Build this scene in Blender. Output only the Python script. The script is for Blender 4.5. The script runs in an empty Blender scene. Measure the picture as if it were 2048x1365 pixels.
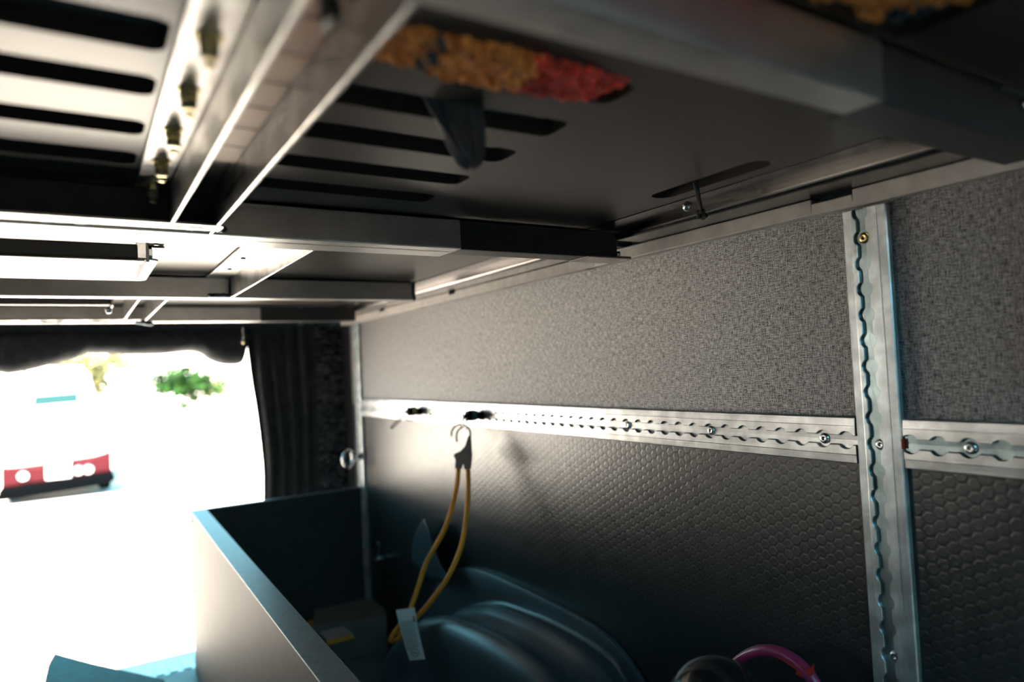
import bpy, bmesh, math, random
from mathutils import Vector, Matrix
random.seed(7)
C = bpy.context.scene.collection
# ------------------------------------------------------------------ camera (origin = lens, +Y deeper into the van, +X to the wall, +Z up)
YAW, PITCH, ROLL, FPX = .56608, .03675, -.04926, 1380.6
fw = Vector((math.sin(YAW)*math.cos(PITCH), math.cos(YAW)*math.cos(PITCH), math.sin(PITCH)))
rt0 = Vector((math.cos(YAW), -math.sin(YAW), 0)); up0 = rt0.cross(fw)
rt = math.cos(ROLL)*rt0 + math.sin(ROLL)*up0; up = -math.sin(ROLL)*rt0 + math.cos(ROLL)*up0
cd = bpy.data.cameras.new('camera'); cam = bpy.data.objects.new('camera', cd); C.objects.link(cam)
m = Matrix((rt, up, -fw)).transposed().to_4x4(); cam.matrix_world = m
cd.sensor_width = 36; cd.lens = FPX/2048*36; cd.clip_start = .01; cd.clip_end = 300
cd.dof.use_dof = True; cd.dof.focus_distance = .80; cd.dof.aperture_fstop = 2.9
bpy.context.scene.camera = cam
# ------------------------------------------------------------------ daylight
w = bpy.data.worlds.new('sky'); bpy.context.scene.world = w; w.use_nodes = True
wn = w.node_tree.nodes; wl = w.node_tree.links
bg = wn['Background']; bg.inputs['Strength'].default_value = 8
tc = wn.new('ShaderNodeTexCoord'); sx_ = wn.new('ShaderNodeSeparateXYZ'); wl.new(tc.outputs['Generated'], sx_.inputs[0])
cr = wn.new('ShaderNodeValToRGB'); wl.new(sx_.outputs[2], cr.inputs[0]); wl.new(cr.outputs[0], bg.inputs['Color'])
ce = cr.color_ramp.elements; ce[0].position = .04; ce[0].color = (1, .93, .84, 1); ce[1].position = .11; ce[1].color = (.16, .42, .52, 1)   # bright haze low down, blue-green higher
sd = bpy.data.lights.new('sun', 'SUN'); sd.energy = 92; sd.angle = .01; sd.color = (1, .89, .78)
sun = bpy.data.objects.new('sun', sd); C.objects.link(sun)
sun.rotation_euler = Vector((.5, .35, -1.5)).to_track_quat('-Z', 'Y').to_euler()
vs = bpy.context.scene.view_settings
vs.view_transform = 'Standard'; vs.look = 'None'; vs.exposure = 0; vs.gamma = 1; vs.use_curve_mapping = False
bpy.context.scene.cycles.max_bounces = 10
bpy.context.scene.cycles.diffuse_bounces = 6
bpy.context.scene.cycles.sample_clamp_indirect = 12
bpy.context.scene.cycles.use_denoising = True

def U(px, py, ax, v):            # point of the plane ax = v seen at photo pixel (px, py)
    r = fw + (px-1024)/FPX*rt - (py-682.5)/FPX*up
    return r*(v/r['xyz'.index(ax)])

# ------------------------------------------------------------------ materials
def nt(name):
    m = bpy.data.materials.new(name); m.use_nodes = True
    n = m.node_tree.nodes; return m, n, m.node_tree.links, n['Principled BSDF']
def bump(n, l, b, src, strength, dist):
    bp = n.new('ShaderNodeBump'); bp.inputs['Strength'].default_value = strength; bp.inputs['Distance'].default_value = dist
    l.new(src, bp.inputs['Height']); l.new(bp.outputs[0], b.inputs['Normal']); return bp
def objco(n, l, scale):
    t = n.new('ShaderNodeTexCoord'); mp = n.new('ShaderNodeMapping'); mp.inputs['Scale'].default_value = scale
    l.new(t.outputs['Object'], mp.inputs[0]); return mp.outputs[0]
def noise(n, l, co, scale, detail=4):
    x = n.new('ShaderNodeTexNoise'); x.inputs['Scale'].default_value = scale; x.inputs['Detail'].default_value = detail
    l.new(co, x.inputs['Vector']); return x.outputs['Fac']
def ramp(n, l, src, p0, c0, p1, c1):
    r = n.new('ShaderNodeValToRGB'); e = r.color_ramp.elements
    e[0].position = p0; e[0].color = (*c0, 1); e[1].position = p1; e[1].color = (*c1, 1); l.new(src, r.inputs[0]); return r.outputs[0]
def mrange(n, l, src, a, b, c, d):
    r = n.new('ShaderNodeMapRange'); l.new(src, r.inputs[0])
    for i, v in enumerate((a, b, c, d)): r.inputs[i+1].default_value = v
    return r.outputs[0]
def simple(name, col, rough=.5, metal=0, spec=.5, mottle=.12, scale=30, bmp=.1, sheen=0, trans=0, stretch=(1, 1, 1)):
    m, n, l, b = nt(name)
    co = objco(n, l, stretch); f = noise(n, l, co, scale)
    c0 = tuple(max(0, c*(1-mottle)) for c in col); c1 = tuple(min(1, c*(1+mottle)) for c in col)
    l.new(ramp(n, l, f, .3, c0, .7, c1), b.inputs['Base Color'])
    b.inputs['Roughness'].default_value = rough; b.inputs['Metallic'].default_value = metal; b.inputs['Specular IOR Level'].default_value = spec
    if sheen: b.inputs['Sheen Weight'].default_value = sheen
    if trans: b.inputs['Transmission Weight'].default_value = trans
    if bmp: bump(n, l, b, f, bmp, .002)
    return m
def alu(name, streak, base=(.74, .72, .70), rough=.36, dirt=.35, metal=1):
    """brushed / mill aluminium; streak = mapping scale, small along the grain"""
    m, n, l, b = nt(name)
    f = noise(n, l, objco(n, l, streak), 1, 3); d = noise(n, l, objco(n, l, (1, 1, 1)), 38, 6)
    mx = n.new('ShaderNodeMix'); mx.data_type = 'RGBA'; mx.blend_type = 'MULTIPLY'; mx.inputs[0].default_value = 1
    l.new(ramp(n, l, f, .25, tuple(c*.8 for c in base), .75, base), mx.inputs[6])
    l.new(ramp(n, l, d, .42, (1-dirt,)*3, .62, (1, 1, 1)), mx.inputs[7]); l.new(mx.outputs[2], b.inputs['Base Color'])
    l.new(mrange(n, l, f, .2, .8, rough-.07, rough+.1), b.inputs['Roughness'])
    b.inputs['Metallic'].default_value = metal; bump(n, l, b, f, .25, .0004)
    return m
def fabric():
    m, n, l, b = nt('woven_fabric')
    t = n.new('ShaderNodeTexCoord'); sp = n.new('ShaderNodeSeparateXYZ'); l.new(t.outputs['Object'], sp.inputs[0])
    # slubby threads: noise stretched along each direction, plus an over-under weave
    hz = noise(n, l, objco(n, l, (60, 130, 750)), 1, 2); vt = noise(n, l, objco(n, l, (60, 750, 130)), 1, 2)
    def M(op, a, bb):
        x = n.new('ShaderNodeMath'); x.operation = op
        for i, v in enumerate((a, bb)):
            if isinstance(v, (int, float)): x.inputs[i].default_value = v
            elif v is not None: l.new(v, x.inputs[i])
        return x.outputs[0]
    k = 2*math.pi/.0026
    wv = M('MULTIPLY', M('SINE', M('MULTIPLY', sp.outputs[1], k), None), M('SINE', M('MULTIPLY', sp.outputs[2], k), None))
    wgt = M('GREATER_THAN', wv, 0)
    mix = M('ADD', M('MULTIPLY', hz, wgt), M('MULTIPLY', vt, M('SUBTRACT', 1, wgt)))
    r2 = M('ABSOLUTE', wv, None)
    h = M('ADD', M('MULTIPLY', mix, 1.3), M('MULTIPLY', r2, .45))
    l.new(ramp(n, l, h, .70, (.008, .008, .010), 1.12, (.215, .222, .242)), b.inputs['Base Color'])
    b.inputs['Roughness'].default_value = .39; b.inputs['IOR'].default_value = 1.85; l.new(mrange(n, l, h, .66, 1.1, .05, 1.25), b.inputs['Specular IOR Level']); l.new(mrange(n, l, h, .66, 1.1, .05, .8), b.inputs['Sheen Weight']); b.inputs['Sheen Roughness'].default_value = .35; b.inputs['Sheen Tint'].default_value = (1, .82, .66, 1)
    bump(n, l, b, h, .5, .0008); return m
def hexplastic(name='embossed_plastic', ax=(1, 2)):
    m, n, l, b = nt(name)
    t = n.new('ShaderNodeTexCoord'); sp = n.new('ShaderNodeSeparateXYZ'); l.new(t.outputs['Object'], sp.inputs[0])
    def V(op, a, bb=None, out=0):
        x = n.new('ShaderNodeVectorMath'); x.operation = op
        for i, v in enumerate((a, bb)):
            if v is None: continue
            if isinstance(v, tuple): x.inputs[i].default_value = v
            else: l.new(v, x.inputs[i])
        return x.outputs[out]
    def M(op, a, bb=None):
        x = n.new('ShaderNodeMath'); x.operation = op
        for i, v in enumerate((a, bb)):
            if v is None: continue
            if isinstance(v, (int, float)): x.inputs[i].default_value = v
            else: l.new(v, x.inputs[i])
        return x.outputs[0]
    cb = n.new('ShaderNodeCombineXYZ'); P = .0118
    l.new(M('MULTIPLY_ADD', sp.outputs[ax[1]], 1/P), cb.inputs[0]); l.new(M('MULTIPLY_ADD', sp.outputs[ax[0]], 1/P), cb.inputs[1])
    for nd in n:
        if nd.type == 'MATH' and nd.operation == 'MULTIPLY_ADD': nd.inputs[2].default_value = 100
    s3 = math.sqrt(3); r = (1, s3, 1); h = (.5, s3/2, 0)
    a = V('SUBTRACT', V('MODULO', cb.outputs[0], r), h); bq = V('SUBTRACT', V('MODULO', V('SUBTRACT', cb.outputs[0], h), r), h)
    def hexd(g):
        ab = V('ABSOLUTE', g); s = n.new('ShaderNodeSeparateXYZ'); l.new(ab, s.inputs[0])
        return M('MAXIMUM', V('DOT_PRODUCT', ab, (.5, s3/2, 0), 1), s.outputs[0])
    d = M('MINIMUM', hexd(a), hexd(bq))
    plate = mrange(n, l, d, .34, .44, 1, 0)
    dots = M('MULTIPLY', M('SINE', M('MULTIPLY', sp.outputs[ax[0]], 2*math.pi/.0011)), M('SINE', M('MULTIPLY', sp.outputs[ax[1]], 2*math.pi/.0011)))
    hh = M('ADD', plate, M('MULTIPLY', dots, M('MULTIPLY', plate, .12)))
    f = noise(n, l, objco(n, l, (1, 1, 1)), 60, 6)
    l.new(ramp(n, l, f, .35, (.017, .0175, .019), .75, (.024, .025, .027)), b.inputs['Base Color'])
    l.new(mrange(n, l, f, .3, .7, .30, .36), b.inputs['Roughness']); b.inputs['Specular IOR Level'].default_value = .85
    bump(n, l, b, hh, .15, .0012); return m
def perforated():
    m, n, l, b = nt('perforated_mat')
    v = n.new('ShaderNodeTexVoronoi'); v.inputs['Scale'].default_value = 1; v.inputs['Randomness'].default_value = 0
    l.new(objco(n, l, (230, 230, 1)), v.inputs['Vector'])
    l.new(ramp(n, l, v.outputs['Distance'], .28, (.012, .012, .014), .34, (.12, .125, .14)), b.inputs['Base Color'])
    b.inputs['Roughness'].default_value = .6; bump(n, l, b, v.outputs['Distance'], .6, .002); return m
M_ = {}
M_['fabric'] = fabric(); M_['hex'] = hexplastic(); M_['perf'] = perforated()
M_['aluX'] = alu('brushed_aluminium_across', (8, 900, 900), dirt=.1); M_['aluY'] = alu('brushed_aluminium_along', (900, 8, 900), rough=.32)
M_['trackY'] = alu('track_aluminium_horizontal', (900, 6, 700), (.70, .72, .73), .34, .3)
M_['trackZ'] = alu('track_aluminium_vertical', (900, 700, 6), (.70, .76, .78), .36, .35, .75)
M_['channel'] = alu('sky_teal_channel_aluminium', (300, 300, 300), (.42, .53, .55), .34, .3)  # same aluminium, with a teal sky reflection put into the colour
M_['panel'] = simple('grey_laminate', (.042, .037, .033), .3, 0, .16, .06, 12, .02)
M_['black_metal'] = simple('black_coated_steel', (.030, .031, .033), .45, 0, .5, .2, 60, .06)
M_['rail_dark'] = simple('dark_anodised', (.13, .12, .115), .24, .95, .5, .1, 40, .03, stretch=(1, .05, 1))
M_['trim'] = simple('painted_trim', (.36, .34, .32), .42, 0, .5, .15, 50, .08)
M_['black_cloth'] = simple('black_cloth', (.042, .044, .047), .85, 0, .3, .3, 40, .4)
M_['grey_cloth'] = simple('charcoal_cloth', (.055, .066, .082), .8, 0, .3, .25, 300, .3, sheen=.3)
M_['tub'] = simple('dark_moulded_plastic', (.040, .062, .078), .34, 0, .6, .12, 400, .12)
M_['box'] = simple('brown_laminate', (.026, .022, .020), .6, 0, .15, .12, 25, .05)
M_['slat'] = simple('warm_brown_slat', (.42, .24, .15), .4, 0, .5, .1, 30, .03)
M_['box_edge'] = simple('box_edge_metal', (.17, .19, .20), .42, .6, .5, .15, 150, .1)
M_['bolt'] = simple('zinc_yellow', (.50, .44, .25), .28, 1, .5, .25, 200, .05)
M_['steel'] = simple('bright_steel', (.62, .63, .64), .25, 1, .5, .12, 120, .05)
M_['weld'] = simple('weld_bead_metal', (.10, .14, .17), .35, .9, .5, .5, 300, .6)
M_['hook'] = simple('black_hook_plastic', (.005, .0055, .006), .7, 0, .08, .1, 60, .03)
M_['gloss_black'] = simple('gloss_black_plastic', (.012, .013, .015), .18, 0, .6, .1, 40, 0)
M_['cord'] = simple('orange_cord_braid', (.86, .33, .035), .6, 0, .4, .15, 700, .5)
M_['rubber'] = simple('slate_rubber', (.06, .10, .11), .5, 0, .5, .1, 80, .05)
M_['tag'] = simple('white_tag_vinyl', (.55, .60, .60), .6, 0, .4, .04, 80, .03)
M_['ink'] = simple('grey_ink', (.08, .09, .10), .7)
M_['redink'] = simple('red_ink', (.30, .03, .06), .7)
M_['red'] = simple('red_plastic', (.42, .025, .015), .45)
M_['magenta'] = simple('magenta_hose_rubber', (.32, .03, .11), .3, 0, .5, .12, 40, .05)
M_['brass'] = simple('aged_brass', (.55, .43, .22), .25, 1)
M_['white_panel'] = simple('white_painted_sheet', (.78, .76, .74), .4)
M_['teal_rubber'] = simple('teal_rubber', (.012, .06, .065), .75, 0, .3, .25, 60, .3)
M_['plate'] = simple('galvanised_tread', (.42, .44, .44), .4, .8, .5, .1, 60, .1)
M_['van_floor'] = simple('van_floor_covering', (.12, .17, .18), .6)
M_['liner'] = simple('dark_liner', (.02, .023, .025), .8)
M_['left_lining'] = simple('pale_wall_lining', (.13, .145, .15), .7)
M_['ground'] = simple('pale_concrete', (.62, .56, .50), .85, 0, .3, .05, 2, .1)
M_['yellow'] = simple('yellow_packaging', (.45, .26, .02), .4); M_['paper'] = simple('pale_paper', (.26, .28, .31), .6)
M_['card'] = simple('pale_card', (.13, .125, .12), .7); M_['brownbag'] = simple('brown_bag', (.12, .05, .03), .5)
M_['carwhite_and_glare'] = simple('white_car_and_sun_glare', (.75, .75, .75), .25); M_['carred'] = simple('red_car_paint', (.040, .003, .006), .5, 0, .1)  # white also stands for sun glare on the red van
M_['carblack'] = simple('black_bumper_plastic', (.0015, .002, .0025), .95, 0, 0); M_['carglass'] = simple('tinted_windscreen', (.010, .042, .045), .6, 0, .1)
M_['leaf'] = simple('green_leaves', (.006, .026, .003), .8, 0, .1, .5, 3, 0); M_['leafy'] = simple('pale_leaves', (.095, .095, .040), .8, 0, .1, .4, 3, 0)
M_['bark'] = simple('tree_bark', (.12, .09, .06), .9)
def rugmat(name, a, b_):
    m, n, l, b = nt(name); f = noise(n, l, objco(n, l, (1, 1, 1)), 150, 3)
    l.new(ramp(n, l, f, .3, a, .65, b_), b.inputs['Base Color']); b.inputs['Roughness'].default_value = .9
    b.inputs['Sheen Weight'].default_value = .4; return m
M_['rug_o'] = rugmat('orange_pile', (.42, .09, .01), (1.0, .46, .10)); M_['rug_r'] = rugmat('red_pile', (.30, .015, .01), (1.0, .09, .06))
M_['rug_b'] = rugmat('slate_pile', (.02, .035, .05), (.05, .08, .10))

# ------------------------------------------------------------------ mesh helpers
class MB:
    def __init__(s): s.v = []; s.f = []; s.mi = []
    def quad(s, pts, mi=0):
        k = len(s.v); s.v += [tuple(p) for p in pts]; s.f.append(tuple(range(k, k+len(pts)))); s.mi.append(mi)
    def box(s, x0, x1, y0, y1, z0, z1, mi=0):
        k = len(s.v); s.v += [(x, y, z) for x in (x0, x1) for y in (y0, y1) for z in (z0, z1)]
        for f in ((0, 1, 3, 2), (4, 6, 7, 5), (0, 4, 5, 1), (2, 3, 7, 6), (0, 2, 6, 4), (1, 5, 7, 3)):
            s.f.append(tuple(k+i for i in f)); s.mi.append(mi)
        return s
    def obox(s, c, ax, ay, az, mi=0):        # oriented box, half axes
        k = len(s.v); c, ax, ay, az = map(Vector, (c, ax, ay, az))
        s.v += [tuple(c+i*ax+j*ay+q*az) for i in (-1, 1) for j in (-1, 1) for q in (-1, 1)]
        for f in ((0, 1, 3, 2), (4, 6, 7, 5), (0, 4, 5, 1), (2, 3, 7, 6), (0, 2, 6, 4), (1, 5, 7, 3)):
            s.f.append(tuple(k+i for i in f)); s.mi.append(mi)
        return s
    def ring(s, pts, closed, rings, mi=0, cap=True):
        k = len(s.v); n = len(rings[0])
        for r in rings: s.v += [tuple(p) for p in r]
        R = len(rings)
        for i in range(R if closed else R-1):
            a, b = k+i*n, k+((i+1) % R)*n
            for j in range(n): s.f.append((a+j, a+(j+1) % n, b+(j+1) % n, b+j)); s.mi.append(mi)
        if not closed and cap:
            s.f.append(tuple(k+j for j in reversed(range(n)))); s.mi.append(mi)
            s.f.append(tuple(k+(R-1)*n+j for j in range(n))); s.mi.append(mi)
    def tube(s, pts, r, n=12, closed=False, flat=1, mi=0, upv=None):
        pts = [Vector(p) for p in pts]; N = len(pts); rad = r if isinstance(r, (list, tuple)) else [r]*N; rings = []; prev = None
        for i in range(N):
            if closed: t = pts[(i+1) % N]-pts[i-1]
            else: t = pts[min(i+1, N-1)]-pts[max(i-1, 0)]
            t.normalize(); ref = Vector(upv) if upv else (prev if prev is not None else (Vector((0, 0, 1)) if abs(t.z) < .9 else Vector((1, 0, 0))))
            a = (ref-t*ref.dot(t)).normalized(); b = t.cross(a); prev = a
            rings.append([pts[i]+rad[i]*(math.cos(q)*a*flat+math.sin(q)*b) for q in (2*math.pi*j/n for j in range(n))])
        s.ring(pts, closed, rings, mi); return s
    def lathe(s, c, axis, prof, n=24, mi=0):      # prof: (distance along axis, radius)
        c = Vector(c); t = Vector(axis).normalized(); ref = Vector((0, 0, 1)) if abs(t.z) < .9 else Vector((1, 0, 0))
        a = (ref-t*ref.dot(t)).normalized(); b = t.cross(a)
        s.ring(None, False, [[c+t*h+r*(math.cos(q)*a+math.sin(q)*b) for q in (2*math.pi*j/n for j in range(n))] for h, r in prof], mi); return s
    def blob(s, c, r, sq=(1, 1, 1), seg=7, rings=5, mi=0, rotz=0, jit=0):
        k = len(s.v); c = Vector(c)
        for i in range(rings+1):
            th = math.pi*i/rings
            for j in range(seg):
                ph = 2*math.pi*j/seg+rotz; q = r*(1+random.uniform(-jit, jit))
                s.v.append((c.x+q*sq[0]*math.sin(th)*math.cos(ph), c.y+q*sq[1]*math.sin(th)*math.sin(ph), c.z+q*sq[2]*math.cos(th)))
        for i in range(rings):
            for j in range(seg):
                s.f.append((k+i*seg+j, k+i*seg+(j+1) % seg, k+(i+1)*seg+(j+1) % seg, k+(i+1)*seg+j)); s.mi.append(mi)
        return s
    def build(s, name, mat, parent=None, bevel=0, smooth=False, sub=0, solid=0, seg=2):
        me = bpy.data.meshes.new(name); me.from_pydata(s.v, [], s.f); me.update()
        mats = mat if isinstance(mat, (list, tuple)) else [mat]
        for q in mats: me.materials.append(q)
        for p, i in zip(me.polygons, s.mi): p.material_index = i
        bm = bmesh.new(); bm.from_mesh(me)
        bmesh.ops.remove_doubles(bm, verts=bm.verts, dist=1e-6); bmesh.ops.recalc_face_normals(bm, faces=bm.faces); bm.to_mesh(me); bm.free()
        if smooth:
            for p in me.polygons: p.use_smooth = True
        o = bpy.data.objects.new(name, me); C.objects.link(o)
        if parent:
            o.parent = parent; o.matrix_parent_inverse = Matrix.Translation(-parent.location) if parent.type == 'EMPTY' else Matrix()
        if solid: q = o.modifiers.new('s', 'SOLIDIFY'); q.thickness = solid; q.offset = 0
        if sub: q = o.modifiers.new('u', 'SUBSURF'); q.levels = sub; q.render_levels = sub
        if bevel:
            q = o.modifiers.new('b', 'BEVEL'); q.width = bevel; q.segments = seg; q.limit_method = 'ANGLE'; q.angle_limit = .6
        return o
def spline(pts, k=8):
    P = [Vector(p) for p in pts]; P = [2*P[0]-P[1]]+P+[2*P[-1]-P[-2]]; out = []
    for i in range(1, len(P)-2):
        for j in range(k):
            t = j/k; a, b, c, d = P[i-1:i+3]
            out.append(.5*((2*b)+(c-a)*t+(2*a-5*b+4*c-d)*t*t+(3*b-a-3*c+d)*t**3))
    return out+[P[-2]]
def plate(name, outer, holes, z0, z1, mat, parent=None, frame=None, bevel=0):
    """flat plate with real holes; outer/holes are 2D loops; frame maps (u, v, h) to the world"""
    cu = bpy.data.curves.new(name, 'CURVE'); cu.dimensions = '2D'; cu.fill_mode = 'BOTH'; cu.extrude = (z1-z0)/2
    for lp in [outer]+holes:
        sp = cu.splines.new('POLY'); sp.points.add(len(lp)-1); sp.use_cyclic_u = True
        for p, q in zip(sp.points, lp): p.co = (q[0], q[1], 0, 1)
    t = bpy.data.objects.new(name, cu); C.objects.link(t)
    me = bpy.data.meshes.new_from_object(t.evaluated_get(bpy.context.evaluated_depsgraph_get())); bpy.data.objects.remove(t)
    for v in me.vertices:
        u, vv, h = v.co.x, v.co.y, v.co.z+(z0+z1)/2
        v.co = frame(u, vv, h) if frame else (u, vv, h)
    me.materials.clear(); me.materials.append(mat); me.name = name
    o = bpy.data.objects.new(name, me); C.objects.link(o)
    if parent: o.parent = parent; o.matrix_parent_inverse = Matrix.Translation(-parent.location) if parent.type == 'EMPTY' else Matrix()
    if bevel:
        q = o.modifiers.new('b', 'BEVEL'); q.width = bevel; q.segments = 2; q.limit_method = 'ANGLE'; q.angle_limit = .9
    return o
def rrect(x0, x1, y0, y1, r, k=5):
    o = []
    for cx, cy, a in ((x1-r, y1-r, 0), (x0+r, y1-r, 90), (x0+r, y0+r, 180), (x1-r, y0+r, 270)):
        o += [(cx+r*math.cos(math.radians(a+90*i/k)), cy+r*math.sin(math.radians(a+90*i/k))) for i in range(k+1)]
    return o
def tag(o, label=None, cat=None, group=None, kind=None):
    for k, v in (('label', label), ('category', cat), ('group', group), ('kind', kind)):
        if v: o[k] = v
    return o
def empty(name, loc, label=None, cat=None, group=None, kind=None):
    o = bpy.data.objects.new(name, None); C.objects.link(o); o.location = loc; o.empty_display_size = .05; return tag(o, label, cat, group, kind)

# ================================================================== THE SETTING
WX = .665
g = MB(); N_ = 1
g.quad([(-120, -120, -1.95), (120, -120, -1.95), (120, 120, -1.95), (-120, 120, -1.95)])
tag(g.build('ground', M_['ground']), kind='structure')
wr = empty('wall_right', (.67, 1, -.7), kind='structure')
MB().box(WX+.0005, .69, -.9, 1.905, -.085, .145).build('fabric_lining', M_['fabric'], wr)
MB().box(WX+.0005, .69, -.9, 1.905, -.70, -.085).build('embossed_lining', M_['hex'], wr)
MB().box(.69, .72, -.9, 2.25, -.70, .95).build('outer_skin', M_['liner'], wr)
tag(MB().box(-1.25, .72, -.9, 1.89, -.74, -.70).build('floor', M_['van_floor']), kind='structure')
q = MB()
for a in ((-.9, 1.32, -.74, .95), (1.60, 2.0, -.74, .95), (1.32, 1.60, -.74, -.30), (1.32, 1.60, .12, .95)): q.box(-1.29, -1.25, *a)  # unseen side window opening added to brighten the upright track
tag(q.build('wall_left', M_['left_lining']), kind='structure')
tag(MB().box(-1.29, .72, -.9, 2.25, .95, .98).build('ceiling', M_['liner']), kind='structure')
# unseen wall behind the camera; window opening added for blue-green sky fill
wb = MB(); wb.box(-1.29, -.5, -.94, -.9, -.74, .98); wb.box(.55, .72, -.94, -.9, -.74, .98); wb.box(-.5, .55, -.94, -.9, .80, .98); wb.box(-.5, .55, -.94, -.9, -.74, .14)
tag(wb.build('wall_rear', M_['liner']), kind='structure')
# lintel over the far opening and the fabric covered door pillar
wf = MB(); wf.box(-1.29, .56, 2.05, 2.12, .11, .95); wf.box(-1.29, .544, 2.13, 2.16, .11, .95); wf.box(-1.29, -.25, 2.05, 2.12, -.74, .11)  # unseen left jamb shaped to keep light off the near right wall
tag(wf.build('wall_front', M_['black_cloth']), kind='structure')
pil = MB(); prof = [(.72, 2.05)]+[(.575+.03*math.cos(a), 2.08+.03*math.sin(a)) for a in (math.radians(270-15*i) for i in range(7))]+[(.545, 2.25), (.72, 2.25)]
pil.ring(None, False, [[(x, y, -.74) for x, y in prof], [(x, y, .94) for x, y in prof]])
tag(pil.build('trim_2', M_['fabric'], smooth=False), kind='structure')
# trim ledge on top of the wall lining
tr = empty('trim_1', (.65, 1, .15), kind='structure')
tm = MB(); ys = [-.3]; notch = [(.385, .43), (.785, .81), (1.225, 1.25), (1.60, 1.63)]
for a, b in notch: ys += [a, b]
ys.append(1.93)
for i in range(len(ys)-1):
    tm.box(.648, .69, ys[i], ys[i+1], .141, .1575 if i % 2 == 0 else .1525)
tm.build('ledge', M_['trim'], tr, bevel=.0012)
rl = MB()
for y0, y1 in ((.238, .682), (.7185, 1.9)):
    pr = [(.664, .158), (.606, .158)]+[(.606-.006*math.sin(a), .164-.006*math.cos(a)) for a in (math.radians(15*i) for i in range(1, 6))]+[(.600, .164), (.600, .1695), (.556, .1695), (.556, .1715), (.664, .1715)]
    rl.ring(None, False, [[(x, y, z) for x, z in pr] for y in (y0, y1)])
# (built below as part of the bed frame)

# ================================================================== BED FRAME
bf = empty('bed_platform', (0, .7, .135), 'welded aluminium bed frame with square crossbeams and angle rails under the grey panels', 'bed frame')
rl.build('support_rail', M_['rail_dark'], bf, smooth=False)
ZB, ZT = .135, .168
def beam(y0, y1, x1, ya=None):
    o = MB().box(-1.2, x1, y0, y1, ZB, ZT).build('crossbeam', M_['aluX'], bf, bevel=.0012); return o
beam(.201, .2255, .3765)
b2 = beam(.680, .701, .371); MB().box(-1.2, .371, .7018, .735, ZB, ZT).build('crossbeam', M_['aluX'], bf, bevel=.0012)
beam(1.20, 1.228, .549); 
b4 = beam(1.68, 1.712, .372)
def black_angle(y, x0, x1=.604):
    q = MB().box(x0, x1, y, y+.003, ZB, ZT); q.box(x0, x1, y+.0031, y+.034, ZB, ZB+.003)
    q.build('black_angle', M_['black_metal'], bf, bevel=.0006)
black_angle(.203, .377); black_angle(.683, .3715); black_angle(1.683, .373)
# tip of the bracket standing on the trim
MB().box(.55, .622, .676, .718, .1335, .1365).build('corner_bracket', M_['rail_dark'], bf, bevel=.0006)
MB().lathe((.598, .674, .139), (0, -1, 0), [(0, .0032), (.001, .0032), (.002, .002)]).build('screw', M_['steel'], bf, smooth=True)
# angle rails running along the van
def angle_rail(x0, x1, y0, y1, flange=True, fl=None, zz=ZB):
    q = MB().box(x1-.0032, x1, y0, y1, zz, .1695)
    if flange: q.box(x0, x1-.0033, y0, y1, .1668, .1698)
    return q.build('angle_rail', M_['aluY'], bf, bevel=.0009)
rA = angle_rail(.046, .0745, .2257, .652); rB = angle_rail(0, .1105, .2257, .679, False)
rC = angle_rail(.182, .222, .736, 1.199); rD = angle_rail(0, .091, 1.2285, 1.655, False); rE = angle_rail(0, .131, 1.2285, 1.655, False)
# second flange of the pair seen in the far bay
MB().box(.0745, .0775, .2257, .2700, .15, .1695).build('end_cleat', M_['aluY'], bf, bevel=.0006)
def bolt(x, y, parent, k=1.0, mat='bolt'):
    q = MB()
    q.lathe((x, y, .1668), (0, 0, -1), [(0, .0085*k), (.0012, .0085*k)], 24)
    q.lathe((x, y, .1656), (0, 0, -1), [(0, .0062*k), (.005*k, .0062*k), (.0056*k, .0052*k)], 6)
    q.lathe((x, y, .1602), (0, 0, -1), [(0, .0056*k), (.0042*k, .0056*k), (.006*k, .0040*k)], 16)
    q.lathe((x, y, .1540), (0, 0, -1), [(0, .0033*k), (.003*k, .0033*k), (.0035*k, .002*k)], 12)
    return q.build('bolt', M_[mat], parent)
for y in (.352, .424, .496, .570, .640): bolt(.0585, y, rA, .82)
for y in (.99, 1.09): MB().lathe((.199, y, .1668), (0, 0, -1), [(0, .0035), (.002, .003)], 14).build('rivet', M_['rail_dark'], rC)
for i in range(8):
    MB().box(.0775, .1072, .228+.040*i, .228+.040*i+.0385, .1645, .1695).build('cross_slat', M_['slat'], bf, bevel=.0006)
# clamp at the near end of the first rail
clq = MB().box(.070, .100, .236, .262, .150, .1665); clq.box(.088, .094, .262, .276, .142, .1665); clq.build('clamp', M_['black_metal'], rA, bevel=.002)
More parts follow.
